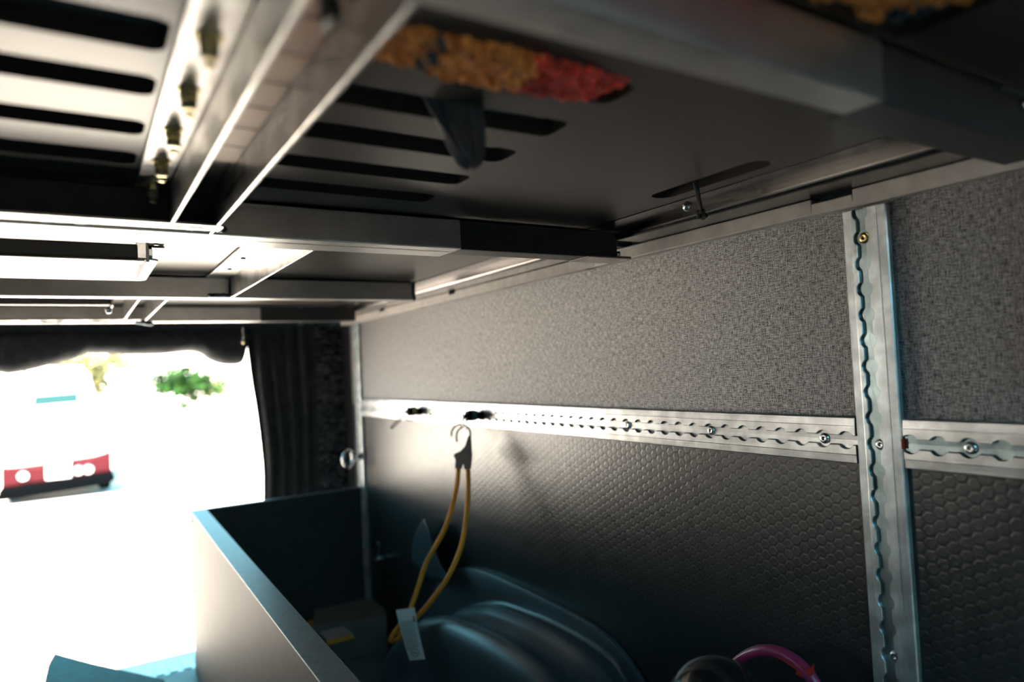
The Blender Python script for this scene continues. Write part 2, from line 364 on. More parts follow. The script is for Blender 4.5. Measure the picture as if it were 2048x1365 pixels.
# slotted strip lying before the second beam
def slotted(x0, x1, y0, y1, z, pitch, xe, par):
    hl = []; x = x1-.014
    while x > x0+.02:
        hl.append(rrect(x-.0125, x, (y0+y1)/2-.0042, (y0+y1)/2+.0042, .0008, 2)); x -= pitch
    MB().box(x0+.002, x1-.002, y0+.001, y1-.001, z+.0023, z+.0033).build('slot_shade', M_['hook'], par)  # black strip added to put shade into the slots
    return plate('slotted_strip', rrect(x0, x1, y0, y1, .003, 3), hl, z, z+.0022, M_['aluX'], par)
slotted(-1.0, .1135, .640, .6605, .1348, .0187, 0, bf)
slotted(-.6, .12, 1.622, 1.64, .1348, .03, 0, bf)
MB().box(-1.0, .110, .6612, .664, .138, .168).build('strip_upstand', M_['black_metal'], bf, bevel=.0005)
def weld(p0, p1, r, seed=3):
    random.seed(seed); a, b = Vector(p0), Vector(p1); n = max(4, int((b-a).length/(r*.8))); q = MB(); d = (b-a)
    for i in range(n+1):
        q.blob(a+d*(i/n)+Vector((random.uniform(-1, 1), random.uniform(-1, 1), random.uniform(-1, 1)))*r*.15, r, (1, 1, .8), 8, 6, jit=.08)
    return q.build('weld_bead', M_['weld'], bf, smooth=True)
weld((-.019, .671, .1395), (.008, .671, .1395), .0042); weld((.089, .671, .1395), (.118, .671, .1395), .0042)
weld((.547, 1.199, .136), (.547, 1.199, .166), .0035); weld((.188, 1.196, .139), (.222, 1.196, .139), .004); weld((.219, 1.196, .139), (.219, 1.196, .166), .003)
weld((-.05, 1.645, .134), (-.02, 1.645, .134), .004); weld((.03, 1.645, .134), (.06, 1.645, .134), .004); weld((.115, 1.655, .134), (.14, 1.665, .13), .006)

# ================================================================== BED PANELS
PZ = .1702
def slots(xa, xb, spans): return [rrect(xa, xb, a, b, .008, 4) for a, b in spans]
SR = [(.312, .344), (.381, .414), (.449, .4835), (.526, .558), (.597, .628)]
SL = [(.350, .388), (.420, .451), (.4955, .526), (.566, .598), (.636, .660)]
hole = [rrect(.508, .536, .385, .525, .0139, 8)]
p1 = plate('bed_board', rrect(.0765, .5545, .2262, .6795, .002), slots(.118, .302, SR)+hole, PZ, PZ+.012, M_['panel'], bevel=.0008)
tag(p1, 'grey slotted bed panel beside the fabric wall, nearest full bay, with rug showing', 'bed panel', 'grey panels lying on the bed frame')
p2 = plate('bed_board', rrect(-1.15, .0755, .2262, .6795, .002), slots(-.50, .043, SL), PZ, PZ+.012, M_['panel'], bevel=.0008)
tag(p2, 'slotted bed panel at top left of the photo, light bars between dark slots', 'bed panel', 'grey panels lying on the bed frame')
p3 = plate('bed_board', rrect(-1.15, .5545, .7355, 1.1995, .002), [], PZ+.0004, PZ+.0124, M_['panel'], bevel=.0008)
tag(p3, 'plain grey bed panel in the second bay, with a black bar hung below', 'bed panel', 'grey panels lying on the bed frame')
p4 = plate('bed_board', rrect(-1.15, .5545, 1.2285, 1.6795, .002), [], PZ+.0004, PZ+.0124, M_['panel'], bevel=.0008)
tag(p4, 'plain dark bed panel in the far bay above the rolled curtain', 'bed panel', 'grey panels lying on the bed frame')
p5 = plate('bed_board', rrect(-1.15, .60, .06, .2020, .002), [rrect(.02, .392, .100, .1985, .012)], PZ, PZ+.012, M_['panel'], bevel=.0008)
tag(p5, 'dark bed panel edge overhead at the top right corner, nearest the camera', 'bed panel', 'grey panels lying on the bed frame')
# perforated underlay lying on the panels
ul = MB(); ul.box(-1.15, .62, .33+.02, 1.7, .1835, .188); ul.box(-1.15, .62, .06, .30, .200, .204)
tag(ul.build('mattress_underlay', M_['perf']), 'black perforated underlay seen through the slots of the bed panels', 'mattress underlay')
# ---- rug
random.seed(11); rg = MB()
def tuft(x, y, z, mi):
    r = random.uniform(.0022, .0036)
    rg.blob((x, y, z), r, (1, 1, random.uniform(1.2, 2.0)), 6, 5, mi, random.random(), .14)
rg.box(-.9, .42, .08, .349, .190, .198, 2)
for i in range(1500):
    x = random.uniform(.118, .297); y = random.uniform(.300, .347)
    t = x+random.uniform(-.005, .005); mi = 2 if .158 < t < .166 else (0 if t < .222 else 1)
    sag = .007*math.sin(math.pi*min(1, max(0, (x-.12)/.17)))
    edge = min(1, min(y-.298, .349-y)/.008)
    tuft(x, y, .1870-sag-.013*max(0, edge)*min(1, (.299-x)/.012)+random.uniform(-.002, .002)+.0015, mi)
for i in range(2600):
    x = random.uniform(.15, .392); y = random.uniform(.098, .199)
    s = x+.9*(y-.15)
    mi = 1 if s < .345 else (0 if s < .40 else 2)
    sag = .004 if mi == 0 else 0
    tuft(x, y, .1835-sag+random.uniform(-.003, .003), mi)
tag(rg.build('shag_rug', [M_['rug_o'], M_['rug_r'], M_['rug_b']], smooth=True), 'orange and red shaggy rug lying on the bed panels, seen through their slots', 'rug')
# ---- cloth hanging out of the second slot
ck = MB(); rows = 16; cols = 40; rings = []
cx0 = .216; cy0 = .397
for i in range(rows+1):
    t = i/rows; z = .180-.046*t
    wx = .0185*(1-t**1.5*.62)+.0015*math.sin(3*t+1); wy = .010*(1-.45*t)
    ox = .005*t*t*2+.004*math.sin(t*3); r_ = []
    for j in range(cols):
        a = 2*math.pi*j/cols; f = 1+.17*math.sin(3*a+2*t)+.10*math.sin(7*a-3*t)
        if t > .85: f *= math.sqrt(max(0, 1-((t-.85)/.15)**2))*.9+.1
        r_.append((cx0+ox+wx*f*math.cos(a), cy0+wy*f*math.sin(a), z+.0035*math.sin(2*a)*t))
    rings.append(r_)
ck.ring(None, False, rings)
ck.box(.19, .29, .385, .412, .1786, .1815)
tag(ck.build('hanging_cloth', M_['grey_cloth'], smooth=True, sub=1), 'charcoal cloth tip hanging down through the second panel slot', 'cloth')
# dark cloth drooping through the left panel slots
dc = MB(); n = 40
tp = [Vector((-.34+.30*i/n, .372, .182)) for i in range(n+1)]
bt = [Vector((-.34+.30*i/n, .392, .1655-.0045*math.sin(i*.31)**2-.002*math.sin(i*.8))) for i in range(n+1)]
for i in range(n): dc.quad([tp[i], tp[i+1], bt[i+1], bt[i]]); dc.quad([bt[i], bt[i+1], tp[i+1]+Vector((0, -.016, 0)), tp[i]+Vector((0, -.016, 0))])
tag(dc.build('drooping_cloth', M_['black_cloth'], smooth=True, solid=.0012), 'black cloth sagging through a slot of the top left panel', 'cloth')
# ---- cord with ball from the oval hole
oc = empty('toggle_cord', (.53, .45, .17), 'black cord with a round metal bead hanging from the oval panel hole', 'toggle cord')
q = MB(); top = U(1388, 362, 'z', .176); e1 = U(1397, 400, 'x', top.x+.016); e2 = U(1404, 428, 'x', top.x+.022)
q.tube(spline([top, (top+e1)/2, e1]), .0017, 8); q.tube(spline([top+Vector((.004, 0, 0)), (top+e2)/2+Vector((.002, 0, 0)), e2]), .0014, 8)
for i in range(7): q.blob(e2+Vector((random.uniform(-1, 1), random.uniform(-1, 1), random.uniform(-1, 1)))*.003, .003, (1, 1, 1), 8, 6, jit=.2)
q.build('cord', M_['black_cloth'], oc, smooth=True)
bd = U(1375, 413, 'x', e1.x-.003)
MB().blob(bd, .0052, (1, 1, 1), 20, 14).build('bead', M_['steel'], oc, smooth=True)
# cord over the hole, knotted netting on the mattress seen through
q = MB(); random.seed(5)
for i in range(26):
    x = random.uniform(.508, .536); y = random.uniform(.39, .52)
    q.tube([(x, y, .1822), (x+random.uniform(-.01, .01), y+random.uniform(-.015, .015), .1815)], .0007, 5)
tag(q.build('netting', M_['brass']), 'fine netting threads seen in the oval hole of the bed panel', 'netting')

# ================================================================== BLACK BAR + BRACKET (second bay)
sb = empty('support_bar', (-.2, .9, .13), 'long black bar hung on a bracket under the second bay panel', 'bar')
q = MB().box(-1.1, .060, .828, .846, .1335, .150); q.build('bar', M_['black_metal'], sb, bevel=.002)
q = MB().box(-1.1, .0655, .826, .848, .1315, .1335); q.build('lower_flange', M_['rail_dark'], sb, bevel=.0006)
q = MB().box(.0665, .0695, .815, .955, .129, .1698); q.box(.0696, .0975, .868, .882, .1668, .1698); q.box(.0696, .0975, .942, .958, .1668, .1698)
q.build('bracket', M_['rail_dark'], sb, bevel=.0008)
MB().lathe((.0697, .836, .142), (1, 0, 0), [(0, .007), (.004, .007), (.0045, .005)], 6).build('nut', M_['steel'], sb)
for y in (.895, .912, .93): MB().lathe((.087, y, .1700), (0, 0, -1), [(0, .0028), (.002, .0025)], 14).build('screw', M_['black_metal'], sb)
ws = plate('ceiling_flap', rrect(-1.1, .083, .86, 1.04, .012, 6), [], .1385, .1405, M_['white_panel'])
tag(ws, 'white rounded sheet hanging flat behind the black bar at left', 'flap')
# far bay bar
fb = empty('support_bar', (-.2, 1.4, .15), 'thin black bar with a bead bracket in the far bay, above the rolled curtain', 'bar')
MB().box(-1.1, .055, 1.37, 1.39, .140, .154).build('bar', M_['black_metal'], fb, bevel=.002)
MB().box(.0555, .059, 1.355, 1.42, .137, .1698).build('bracket', M_['rail_dark'], fb, bevel=.0008)
MB().blob((.052, 1.372, .131), .006, (1, 1, 1), 16, 12).build('bead', M_['steel'], fb, smooth=True)

# ================================================================== L-TRACKS
def track(name, s0, s1, width, fr, mat, first, label, screws=(), damage=0, off=0, R=.0087, chan=0):
    """airline track: flanged strip with a scalloped channel; fr(s, w, h) -> world"""
    P = .0254; hw = .0047; H = .0075; W = width/2
    random.seed(9)
    S = []; s = s0
    # sample finely
    n = int((s1-s0)/.0011); S = [s0+(s1-s0)*i/n for i in range(n+1)]
    def wd(s):
        if s > s1-damage-.001 and damage: return hw*.8
        d = (s-first) % P; d = min(d, P-d)
        return max(hw, math.sqrt(R*R-d*d)) if d < R else hw
    b = MB(); k = 0; prof = []
    for s in S:
        w_ = wd(s)
        row = []
        for sg in (-1, 1):
            pr = [(sg*W, 0), (sg*W, .0058), (sg*(W-.0010), .0069), (sg*(W-.0085), H-.0002), (sg*(W-.0092), H), (off+sg*(w_+.0006), H), (off+sg*w_, H-.0006), (off+sg*(w_-.0003), .0034), (off, .0032)]
            row += [tuple(fr(s, a, h)) for a, h in pr]
        prof.append(row)
    base = len(b.v); m_ = len(prof[0])
    for r in prof: b.v += r
    for i in range(n):
        for half in (0, 1):
            for j in range(8):
                a = base+i*m_+half*9+j; c = a+m_
                b.f.append((a, a+1, c+1, c)); b.mi.append(1 if j >= 6 else 0)
    for i in (0, n):
        for half in (0, 1):
            a = base+i*m_+half*9; b.f.append(tuple(a+j for j in range(8))); b.mi.append(0)
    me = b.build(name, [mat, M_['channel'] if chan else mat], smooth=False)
    for i, s in enumerate(screws):
        c = fr(s[0], s[1], .0032); ax = fr(s[0], s[1], 1.0)-c
        q = MB(); q.lathe(c, ax, [(0, .0056), (.0014, .0056), (.0028, .0040), (.0033, .0016), (.0024, .0012)], 20)
        u = (fr(s[0]+1, s[1], .0032)-c).normalized(); v = (fr(s[0], s[1]+1, .0032)-c).normalized(); ax.normalize()
        o = q.build('screw', M_['steel'] if s[2] else M_['brass'], me, smooth=True)
    tag(me, label, 'mounting rail', 'aluminium track rails on the right wall'); return me
VF = lambda Y: (lambda s, a, h: Vector((WX-h, Y+a, s)))
HF = lambda Z: (lambda s, a, h: Vector((WX-h, s, Z+a)))
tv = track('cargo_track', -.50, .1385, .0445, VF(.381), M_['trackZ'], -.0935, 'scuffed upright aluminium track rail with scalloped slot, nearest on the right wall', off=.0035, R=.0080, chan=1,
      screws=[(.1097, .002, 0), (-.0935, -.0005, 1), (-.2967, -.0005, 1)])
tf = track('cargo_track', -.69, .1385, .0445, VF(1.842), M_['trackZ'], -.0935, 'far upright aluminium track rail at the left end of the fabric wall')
th = track('cargo_track', .4045, 1.8185, .0465, HF(-.0912), M_['trackY'], .4403, 'long horizontal aluminium track rail between fabric and black embossed panel',
      screws=[(.4403, 0, 1), (.5927, 0, 1), (.7451, 0, 1)])
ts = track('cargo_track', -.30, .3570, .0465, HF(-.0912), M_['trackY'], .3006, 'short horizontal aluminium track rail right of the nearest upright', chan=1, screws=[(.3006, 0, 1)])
MB().box(WX-.0088, WX-.002, .3575, .3583, -.096, -.0865).build('end_plug', M_['red'], ts)['label'] = 'small red end plug in the channel'
# smear of sealant on the upright
# ---- fittings on the horizontal track
def stud(y, rel, label, name='track_fitting'):
    e = empty(name, (WX-.01, y, -.091), label, 'track fitting', 'fittings plugged into the track rails')
    q = MB(); x = WX-.0085
    for i in range(3): q.lathe((x+.001, y-.014+.014*i, -.0915), (-1, 0, 0), [(0, .0078), (.006, .0078), (.007, .006)], 18)
    q.box(x-.006, x-.001, y-.016, y+.016, -.0965, -.0865)
    q.build('stud_base', M_['hook'], e, bevel=.0008)
    q = MB(); q.lathe((x-.004, y, -.0905), (-1, 0, .0), [(0, .0088), (.004, .0105), (.012, .0105), (.0135, .0095)], 24); q.build('collar', M_['rubber'], e, smooth=True)
    q = MB(); q.lathe((x-.0177, y, -.0905), (-1, 0, 0), [(0, .0098), (.007, .0098), (.0078, .008)], 24); q.build('sleeve', M_['hook'], e, smooth=False)
    q = MB(); q.lathe((x-.0254, y, -.0905), (-1, 0, 0), [(0, .0035), (.008, .0035), (.0095, .0078), (.011, .0085), (.012, .006)], 20); q.build('plunger', M_['steel'], e, smooth=True)
    return e, x
e1_, xs = stud(1.168, 0, 'ring fitting on the horizontal track that carries the bungee hook')
q = MB(); rc = Vector((xs-.0300, 1.168, -.105)); q.tube([rc+.0072*Vector((0, math.cos(a), 1.5*math.sin(a))) for a in (2*math.pi*i/28 for i in range(28))], .0017, 8, True); q.build('ring', M_['steel'], e1_, smooth=True)
e2_, xs2 = stud(1.445, 0, 'second ring fitting further left on the horizontal track, its wire loop hanging free')
q = MB(); rc2 = Vector((xs2-.036, 1.445, -.0975)); q.tube([rc2+Vector((-.016*(1-math.cos(a)), .008*math.sin(a), -.014*(1-math.cos(a)))) for a in (2*math.pi*i/28 for i in range(28))], .0014, 8, True); q.build('ring', M_['steel'], e2_, smooth=True)
q = MB(); q.tube([Vector((xs2-.018, 1.445, -.096))+Vector((.018*math.cos(a), 0, -.014*abs(math.sin(a)))) for a in (math.pi*i/20 for i in range(21))], .0016, 8); q.lathe((xs2-.012, 1.433, -.0905), (0, -1, 0), [(0, .006), (.003, .006), (.004, .003)], 18); q.build('bail', M_['brass'], e2_, smooth=True)
er = empty('eye_fitting', (WX-.02, 1.83, -.226), 'round eye ring fitted to the far upright track rail', 'track fitting', 'fittings plugged into the track rails')
q = MB(); q.lathe((WX-.008, 1.83, -.226), (-1, 0, 0), [(0, .010), (.004, .010), (.006, .006), (.014, .005), (.016, .005)], 20); q.build('stud_base', M_['steel'], er, smooth=True)
rc = Vector((WX-.046, 1.83, -.2275)); q = MB(); q.tube([rc+.0185*Vector((.85*math.cos(a), .35*math.cos(a), 1.25*math.sin(a))) for a in (2*math.pi*i/36 for i in range(36))], .0042, 12, True); q.build('ring', M_['steel'], er, smooth=True)

# ================================================================== BUNGEE
bg_ = empty('bungee_cord', U(925, 850, 'x', .622), 'orange bungee cord with black carabiner hook hanging from the track fitting', 'bungee cord')
def XP(py): return .628-(.13)*max(0, min(1, (py-850)/430))
def B(px, py, dx=0): return U(px, py, 'x', XP(py)+dx)
q = MB()
q.tube(spline([B(x, y) for x, y in ((903, 873), (904, 862), (912, 852), (923, 849), (933, 853), (940, 863), (940.5, 875), (939, 884))]), .0019, 10)
q.tube(spline([B(x, y) for x, y in ((914, 884), (913, 874), (915, 864), (921, 857), (925, 856))]), .0018, 10)
dpt = (rt*0+fw).normalized()
out = [(937, 872), (942, 874), (943, 890), (944, 903), (944.5, 910), (943, 930), (941.5, 939), (934, 940), (928, 938), (927, 928), (924, 938), (912, 939), (910, 937), (911, 918), (907, 912), (910, 908), (921, 903), (930, 893), (934, 880)]
ft = [B(x, y)-dpt*.0052 for x, y in out]; bk = [B(x, y)+dpt*.0052 for x, y in out]
q2 = MB(); q2.ring(None, False, [ft, bk])
q.build('carabiner', M_['hook'], bg_, smooth=True); q2.build('hook_body', M_['hook'], bg_, bevel=.0015)
MB().blob(B(923, 854)-dpt*.002, .0024, (1, 1, 1), 12, 8).build('rivet', M_['brass'], bg_, smooth=True)
c1 = [(917, 938), (914, 970), (903, 1020), (888, 1062), (868, 1098), (852, 1128), (838, 1170), (826, 1205), (815, 1232), (800, 1252), (786, 1270), (780, 1281)]
c2 = [(936, 938), (936.5, 975), (934, 1020), (927, 1075), (915, 1115), (896, 1155), (872, 1190), (846, 1222), (826, 1243), (806, 1262), (798, 1270), (806, 1266), (800, 1277), (782, 1284)]
q = MB(); q.tube(spline([B(*p) for p in c1]), .0045, 12); q.tube(spline([B(p[0], p[1], .006) for p in c2]), .0045, 12); q.build('cord', M_['cord'], bg_, smooth=True)
# vinyl tag
T0, T1, B1, B0 = B(792, 1221, -.006), B(829, 1216, -.006), B(850, 1319, -.006), B(820, 1322, -.006)
ux = (T1-T0); uy = (B0-T0); nn = ux.cross(uy).normalized(); nn = nn if nn.dot(fw) < 0 else -nn
def TP(a, b, h=0): 
    t = T0.lerp(T1, a); bb = B0.lerp(B1, a); return t.lerp(bb, b)+nn*(h+.0015*math.sin(b*3.1))
q = MB()
for i in range(14): q.quad([TP(0, i/14), TP(1, i/14), TP(1, (i+1)/14), TP(0, (i+1)/14)])
tg = q.build('tag', M_['tag'], bg_, solid=.0008)
random.seed(2); q = MB()
for r in range(9):
    a0 = .12+.085*r; b = .25
    while b < .78:
        L = random.uniform(.03, .09); q.quad([TP(a0, b, .0008), TP(a0+.028, b, .0008), TP(a0+.028, b+L, .0008), TP(a0, b+L, .0008)]); b += L+.015
for i in range(20):
    a, b = 2*math.pi*i/20, 2*math.pi*(i+1)/20
    f = lambda t, r: TP(.52+r*math.cos(t)*.8, .87+r*math.sin(t)*.27, .0008)
    q.quad([f(a, .24), f(b, .24), f(b, .29), f(a, .29)])
q.quad([TP(.38, .84, .0008), TP(.66, .89, .0008), TP(.66, .91, .0008), TP(.38, .86, .0008)])
q.build('printing', M_['ink'], tg)
q = MB(); q.quad([TP(.86, .17, .0009), TP(.95, .17, .0009), TP(.95, .30, .0009), TP(.86, .30, .0009)]); q.build('red_mark', M_['redink'], tg)

# ================================================================== WHEEL HOUSING
FLG = [(.700, -.70), (.708, -.56), (.728, -.47), (.745, -.445), (.790, -.4152), (.848, -.4005), (.935, -.3945), (1.095, -.3905), (1.217, -.396), (1.29, -.412), (1.37, -.45), (1.44, -.52), (1.50, -.61), (1.53, -.70)]
TUB = [(.745, -.70), (.752, -.57), (.764, -.475), (.780, -.450), (.806, -.4345), (.862, -.4255), (.955, -.4225), (1.03, -.4265), (1.11, -.434), (1.183, -.455), (1.25, -.482), (1.374, -.565), (1.444, -.643), (1.475, -.70)]
def sec(x, P, k, dz):
    pts = spline([(x, y, z) for y, z in P], 5); cy = 1.1
    return [Vector((x, cy+(p.y-cy)*(1-k), -.70 if p.z < -.695 else max(-.699, p.z-dz*(1 if p.z > -.5 else .5)))) for p in pts]
wh = empty('wheel_housing', (.6, 1.05, -.70), 'dark moulded wheel housing with rounded ridges against the right wall', 'wheel housing')
SX = [(.6640, FLG, 0, 0), (.6575, FLG, 0, 0), (.6565, FLG, .003, .0015), (.6560, TUB, -.03, -.006), (.6540, TUB, -.01, .004), (.650, TUB, 0, .004), (.640, TUB, 0, .002), (.633, TUB, 0, 0), (.628, TUB, .004, .002), (.622, TUB, .012, .010), (.606, TUB, .02, .020), (.590, TUB, .02, .020), (.574, TUB, .008, .012), (.562, TUB, .0, .003), (.552, TUB, 0, 0), (.544, TUB, .004, .003), (.534, TUB, .02, .014), (.526, TUB, .045, .034), (.521, TUB, .07, .06), (.518, TUB, .10, .10), (.516, TUB, .13, .14)]
G = [sec(*s) for s in SX]; q = MB(); n = len(G[0])
for i in range(len(G)-1):
    for j in range(n-1): q.quad([G[i][j], G[i][j+1], G[i+1][j+1], G[i+1][j]])
q.quad([v for v in G[-1]])
q.build('tub', M_['tub'], wh, smooth=True)
# stitched dark flap standing between housing and wall
fl = MB(); ol = [(847, 1037), (833, 1062), (824, 1092), (822, 1112), (830, 1132), (848, 1150), (870, 1160), (890, 1162), (893, 1150), (880, 1130), (866, 1092), (856, 1058)]
L_ = [U(x, y, 'x', .620) for x, y in ol]; R_ = [U(x+4, y+2, 'x', .642) for x, y in ol]
fl.ring(None, False, [L_, R_])
tag(fl.build('rubber_flap', M_['tub'], bevel=.004), 'dark upright flap behind the bungee cord, above the wheel housing', 'flap')
q = MB(); c = U(757, 1100, 'x', .655); q.box(.650, .664, c.y-.008, c.y+.004, c.z-.018, c.z+.022); q.box(.640, .664, c.y-.022, c.y+.004, c.z-.024, c.z-.018)
tag(q.build('wall_catch', M_['steel'], bevel=.0015), 'small grey catch on the dark wall beside the far upright rail', 'catch')
# floor hardware
# ================================================================== STORAGE BOX
sx = empty('storage_box', (.3, 1.2, -.70), 'open topped brown storage box with pale metal rim at lower left', 'box')
f0, f1 = Vector((.2634, 1.850, 0)), Vector((.2335, .55, 0)); d = (f1-f0).normalized(); o_ = Vector((-d.y, d.x, 0)); o_ = o_ if o_.x < 0 else -o_
ZR = -.310; th_ = .0335
def sidebox(mb, t0, t1, a0, a1, z0, z1):
    A = f0+d*t0; B_ = f0+d*t1; P = [A+o_*a0, B_+o_*a0, B_+o_*a1, A+o_*a1]
    mb.ring(None, False, [[Vector((p.x, p.y, z0)) for p in P], [Vector((p.x, p.y, z1)) for p in P]])
q = MB(); sidebox(q, 0, 1.3, .002, th_, -.70, ZR-.002); q.build('side_panel', M_['box'], sx, bevel=.001)
q = MB(); sidebox(q, -.002, 1.302, 0, th_+.0008, ZR-.0018, ZR); q.build('rim_strip', M_['box_edge'], sx, bevel=.0008)
q = MB().box(.266, .655, 1.838, 1.852, -.70, ZR-.002); q.build('end_panel', M_['black_metal'], sx, bevel=.001)
q = MB().box(.262, .655, 1.837, 1.853, ZR-.0018, ZR); q.build('rim_strip', M_['box_edge'], sx, bevel=.0006)
for z in (-.335, -.50):
    p = f0+d*.010+o_*(th_); MB().lathe((p.x, p.y, z), o_, [(0, .005), (.002, .005), (.003, .003)], 14).build('screw', M_['black_metal'], sx)
# contents on the floor of the box
def cont(name, mb, mat, label, cat, **k): return tag(mb.build(name, mat, **k), label, cat)
def FL(px, py, z): p = U(px, py, 'z', z); return p
p = FL(706, 1255, -.66)
q = MB(); q.obox((p.x-.01, p.y-.01, -.655), (.085, -.03, 0), (.03, .085, 0), (0, 0, .0445)); cont('carton', q, M_['card'], 'pale cardboard carton lying in the storage box', 'carton', bevel=.002)
random.seed(21); p = FL(622, 1240, -.62); q = MB(); q.blob((p.x-.005, p.y-.005, -.661), .042, (1.0, 1.0, .88), 18, 12, jit=.12)
cont('yellow_bag', q, M_['yellow'], 'crumpled yellow bag against the side of the storage box', 'bag', smooth=True)
p = FL(650, 1215, -.62); q = MB(); q.blob((p.x-.012, p.y+.035, -.661), .042, (1.1, .9, .9), 16, 12, jit=.12)
cont('brown_bag', q, M_['brownbag'], 'brown paper bag deep in the storage box behind the yellow bag', 'bag', smooth=True)
p = FL(630, 1175, -.60); q = MB(); q.blob((p.x+.06, p.y+.03, -.652), .050, (1.1, .8, .9), 16, 12, jit=.16)
cont('crumpled_paper', q, M_['paper'], 'crumpled greyish paper at the back of the storage box', 'paper', smooth=True)
p = FL(672, 1265, -.60); q = MB(); q.obox((p.x, p.y, -.606), (.030, .0, 0), (0, .036, 0), (0, 0, .0035)); cont('leaflet', q, M_['paper'], 'small white leaflet lying on the carton', 'leaflet', bevel=.001)
p = FL(680, 1279, -.60); q = MB(); q.obox((p.x, p.y, -.6015), (.030, .0, 0), (0, .012, 0), (0, 0, .0010)); cont('yellow_sachet', q, M_['yellow'], 'narrow yellow sachet beside the white leaflet', 'sachet')

# ================================================================== HOSES, lower right
hp = empty('magenta_hose', U(1530, 1300, 'x', .60), 'curved magenta hose with red tape, standing against the black panel', 'hose')
def H(px, py, x=.61): return U(px, py, 'x', x)
pts = [(1437, 1640), (1436, 1500), (1440, 1400), (1448, 1354), (1461, 1336), (1478, 1320), (1500, 1308), (1525, 1302), (1550, 1304), (1575, 1313), (1600, 1330), (1620, 1352), (1634, 1378), (1642, 1400), (1650, 1500), (1652, 1640)]
sp_ = spline([H(*p) for p in pts], 8); nn_ = len(sp_)
q = MB(); q.tube(sp_, [.0034+.0027*min(1, (i/(nn_*.45))**2) for i in range(nn_)], 16); q.build('hose', M_['magenta'], hp, smooth=True)
tpz = spline([H(*p) for p in ((1585, 1331), (1600, 1337), (1613, 1333), (1620, 1325))], 6)
q = MB(); 
for i in range(len(tpz)-1):
    q.quad([tpz[i]-up*.006-fw*.009, tpz[i+1]-up*.004-fw*.009, tpz[i+1]+up*.003-fw*.009, tpz[i]+up*.001-fw*.009])
tp2 = [H(x, y, .608) for x, y in ((1548, 1309), (1566, 1320), (1585, 1333), (1603, 1340), (1600, 1328), (1575, 1316))]
q.quad([p-fw*.006 for p in tp2])
q.build('tape', M_['red'], hp, solid=.0008)
bcc = U(1434, 1419, 'x', .555); rb = .0515
bc = MB(); bc.lathe((bcc.x, bcc.y, -.70), (0, 0, 1), [(0, .050), (.004, .054), (bcc.z+.70-.03, rb+.004)]+[(bcc.z+.70+rb*math.sin(t), rb*math.cos(t)+.0001) for t in (math.radians(-20+11*i) for i in range(11))], 40)
tag(bc.build('black_canister', M_['gloss_black'], smooth=True), 'shiny black rounded canister top at the bottom edge, left of the magenta hose', 'canister')
# mesh pocket at the right edge
mp_ = empty('mesh_pocket', (.63, .2, .05), 'dark net pocket hanging on the wall at the right edge', 'pocket')
q = MB().box(.640, .664, -.10, .2345, -.02, .139); q.build('pouch', M_['black_cloth'], mp_, bevel=.004)
q = MB()
for i in range(-12, 24):
    z = -.02+.014*i
    for a, b in (((.2, z), (.2-.14, z+.14)), ((.2, z+.14), (.2-.14, z))):
        (y0, z0), (y1, z1) = a, b
        def cl(y0, z0, y1, z1):
            t0, t1 = 0, 1
            for zz, s in ((.136, 1), (-.018, -1)):
                d0, d1 = s*(z0-zz), s*(z1-zz)
                if d0 > 0 and d1 > 0: return None
                if d0 > 0: t0 = max(t0, d0/(d0-d1))
                if d1 > 0: t1 = min(t1, d0/(d0-d1))
            return (t0, t1) if t0 < t1 else None
        c_ = cl(y0, z0, y1, z1)
        if c_: q.tube([(.6392, y0+(y1-y0)*c_[0], z0+(z1-z0)*c_[0]), (.6392, y0+(y1-y0)*c_[1], z0+(z1-z0)*c_[1])], .0005, 4)
q.build('net', M_['brass'], mp_)
# little bolt at the very right on the near beam
MB().lathe(U(2040, 212, 'y', .2035), (0, -1, 0), [(0, .004), (.004, .004), (.005, .002)], 14).build('bolt', M_['steel'], bf, smooth=True)

# ================================================================== FAR OPENING: curtains
rc_ = MB(); lower = [(-300, 800), (-150, 770), (-60, 752), (0, 746), (20, 748), (60, 742), (110, 729), (150, 719), (175, 709), (205, 709), (260, 711), (320, 710), (370, 705), (395, 709), (415, 722), (440, 730), (470, 730), (480, 722), (484, 700)]
Ls = spline([U(x, y, 'y', 2.06) for x, y in lower], 5); rings = []
for i, p in enumerate(Ls):
    zt = .14; zc = (p.z+zt)/2; hz = (zt-p.z)/2; rr = []
    for j in range(20):
        a = 2*math.pi*j/20; f = 1+.05*math.sin(i*.9+a*3)
        rr.append((p.x, 2.02+.045*f*math.cos(a), zc+hz*math.sin(a)))
    rings.append(rr)
rc_.ring(None, False, rings)
rcur = rc_.build('rolled_curtain', M_['black_cloth'], smooth=True); tag(rcur, 'black curtain rolled up above the bright opening', 'curtain')
# hanging side curtain, wavy
hc = MB(); edge = [(486, 655), (492, 700), (500, 760), (508, 810), (515, 860), (520, 905), (523, 940), (523.5, 1003), (524, 1100), (524, 1240)]
E_ = spline([U(x, y, 'y', 2.06) for x, y in edge], 4); cols = 22; rows_ = []
for i, p in enumerate(E_):
    rows_.append([Vector((p.x+(.60-p.x)*j/cols, 2.035+.012*math.sin(j*1.3+.05*i)*(1 if j else .3), p.z)) for j in range(cols+1)])
for i in range(len(rows_)-1):
    for j in range(cols): hc.quad([rows_[i][j], rows_[i][j+1], rows_[i+1][j+1], rows_[i+1][j]])
tag(hc.build('side_curtain', M_['black_cloth'], smooth=True, solid=.002), 'black curtain hanging at the right side of the bright opening', 'curtain')
pc = empty('curtain_pull', U(487, 660, 'y', 1.9), 'tiny chain pull with a brass bead hanging from the far beam', 'curtain pull')
MB().tube([U(485, 655, 'y', 1.72), U(487, 684, 'y', 1.72)], .0015, 6).build('chain', M_['steel'], pc)
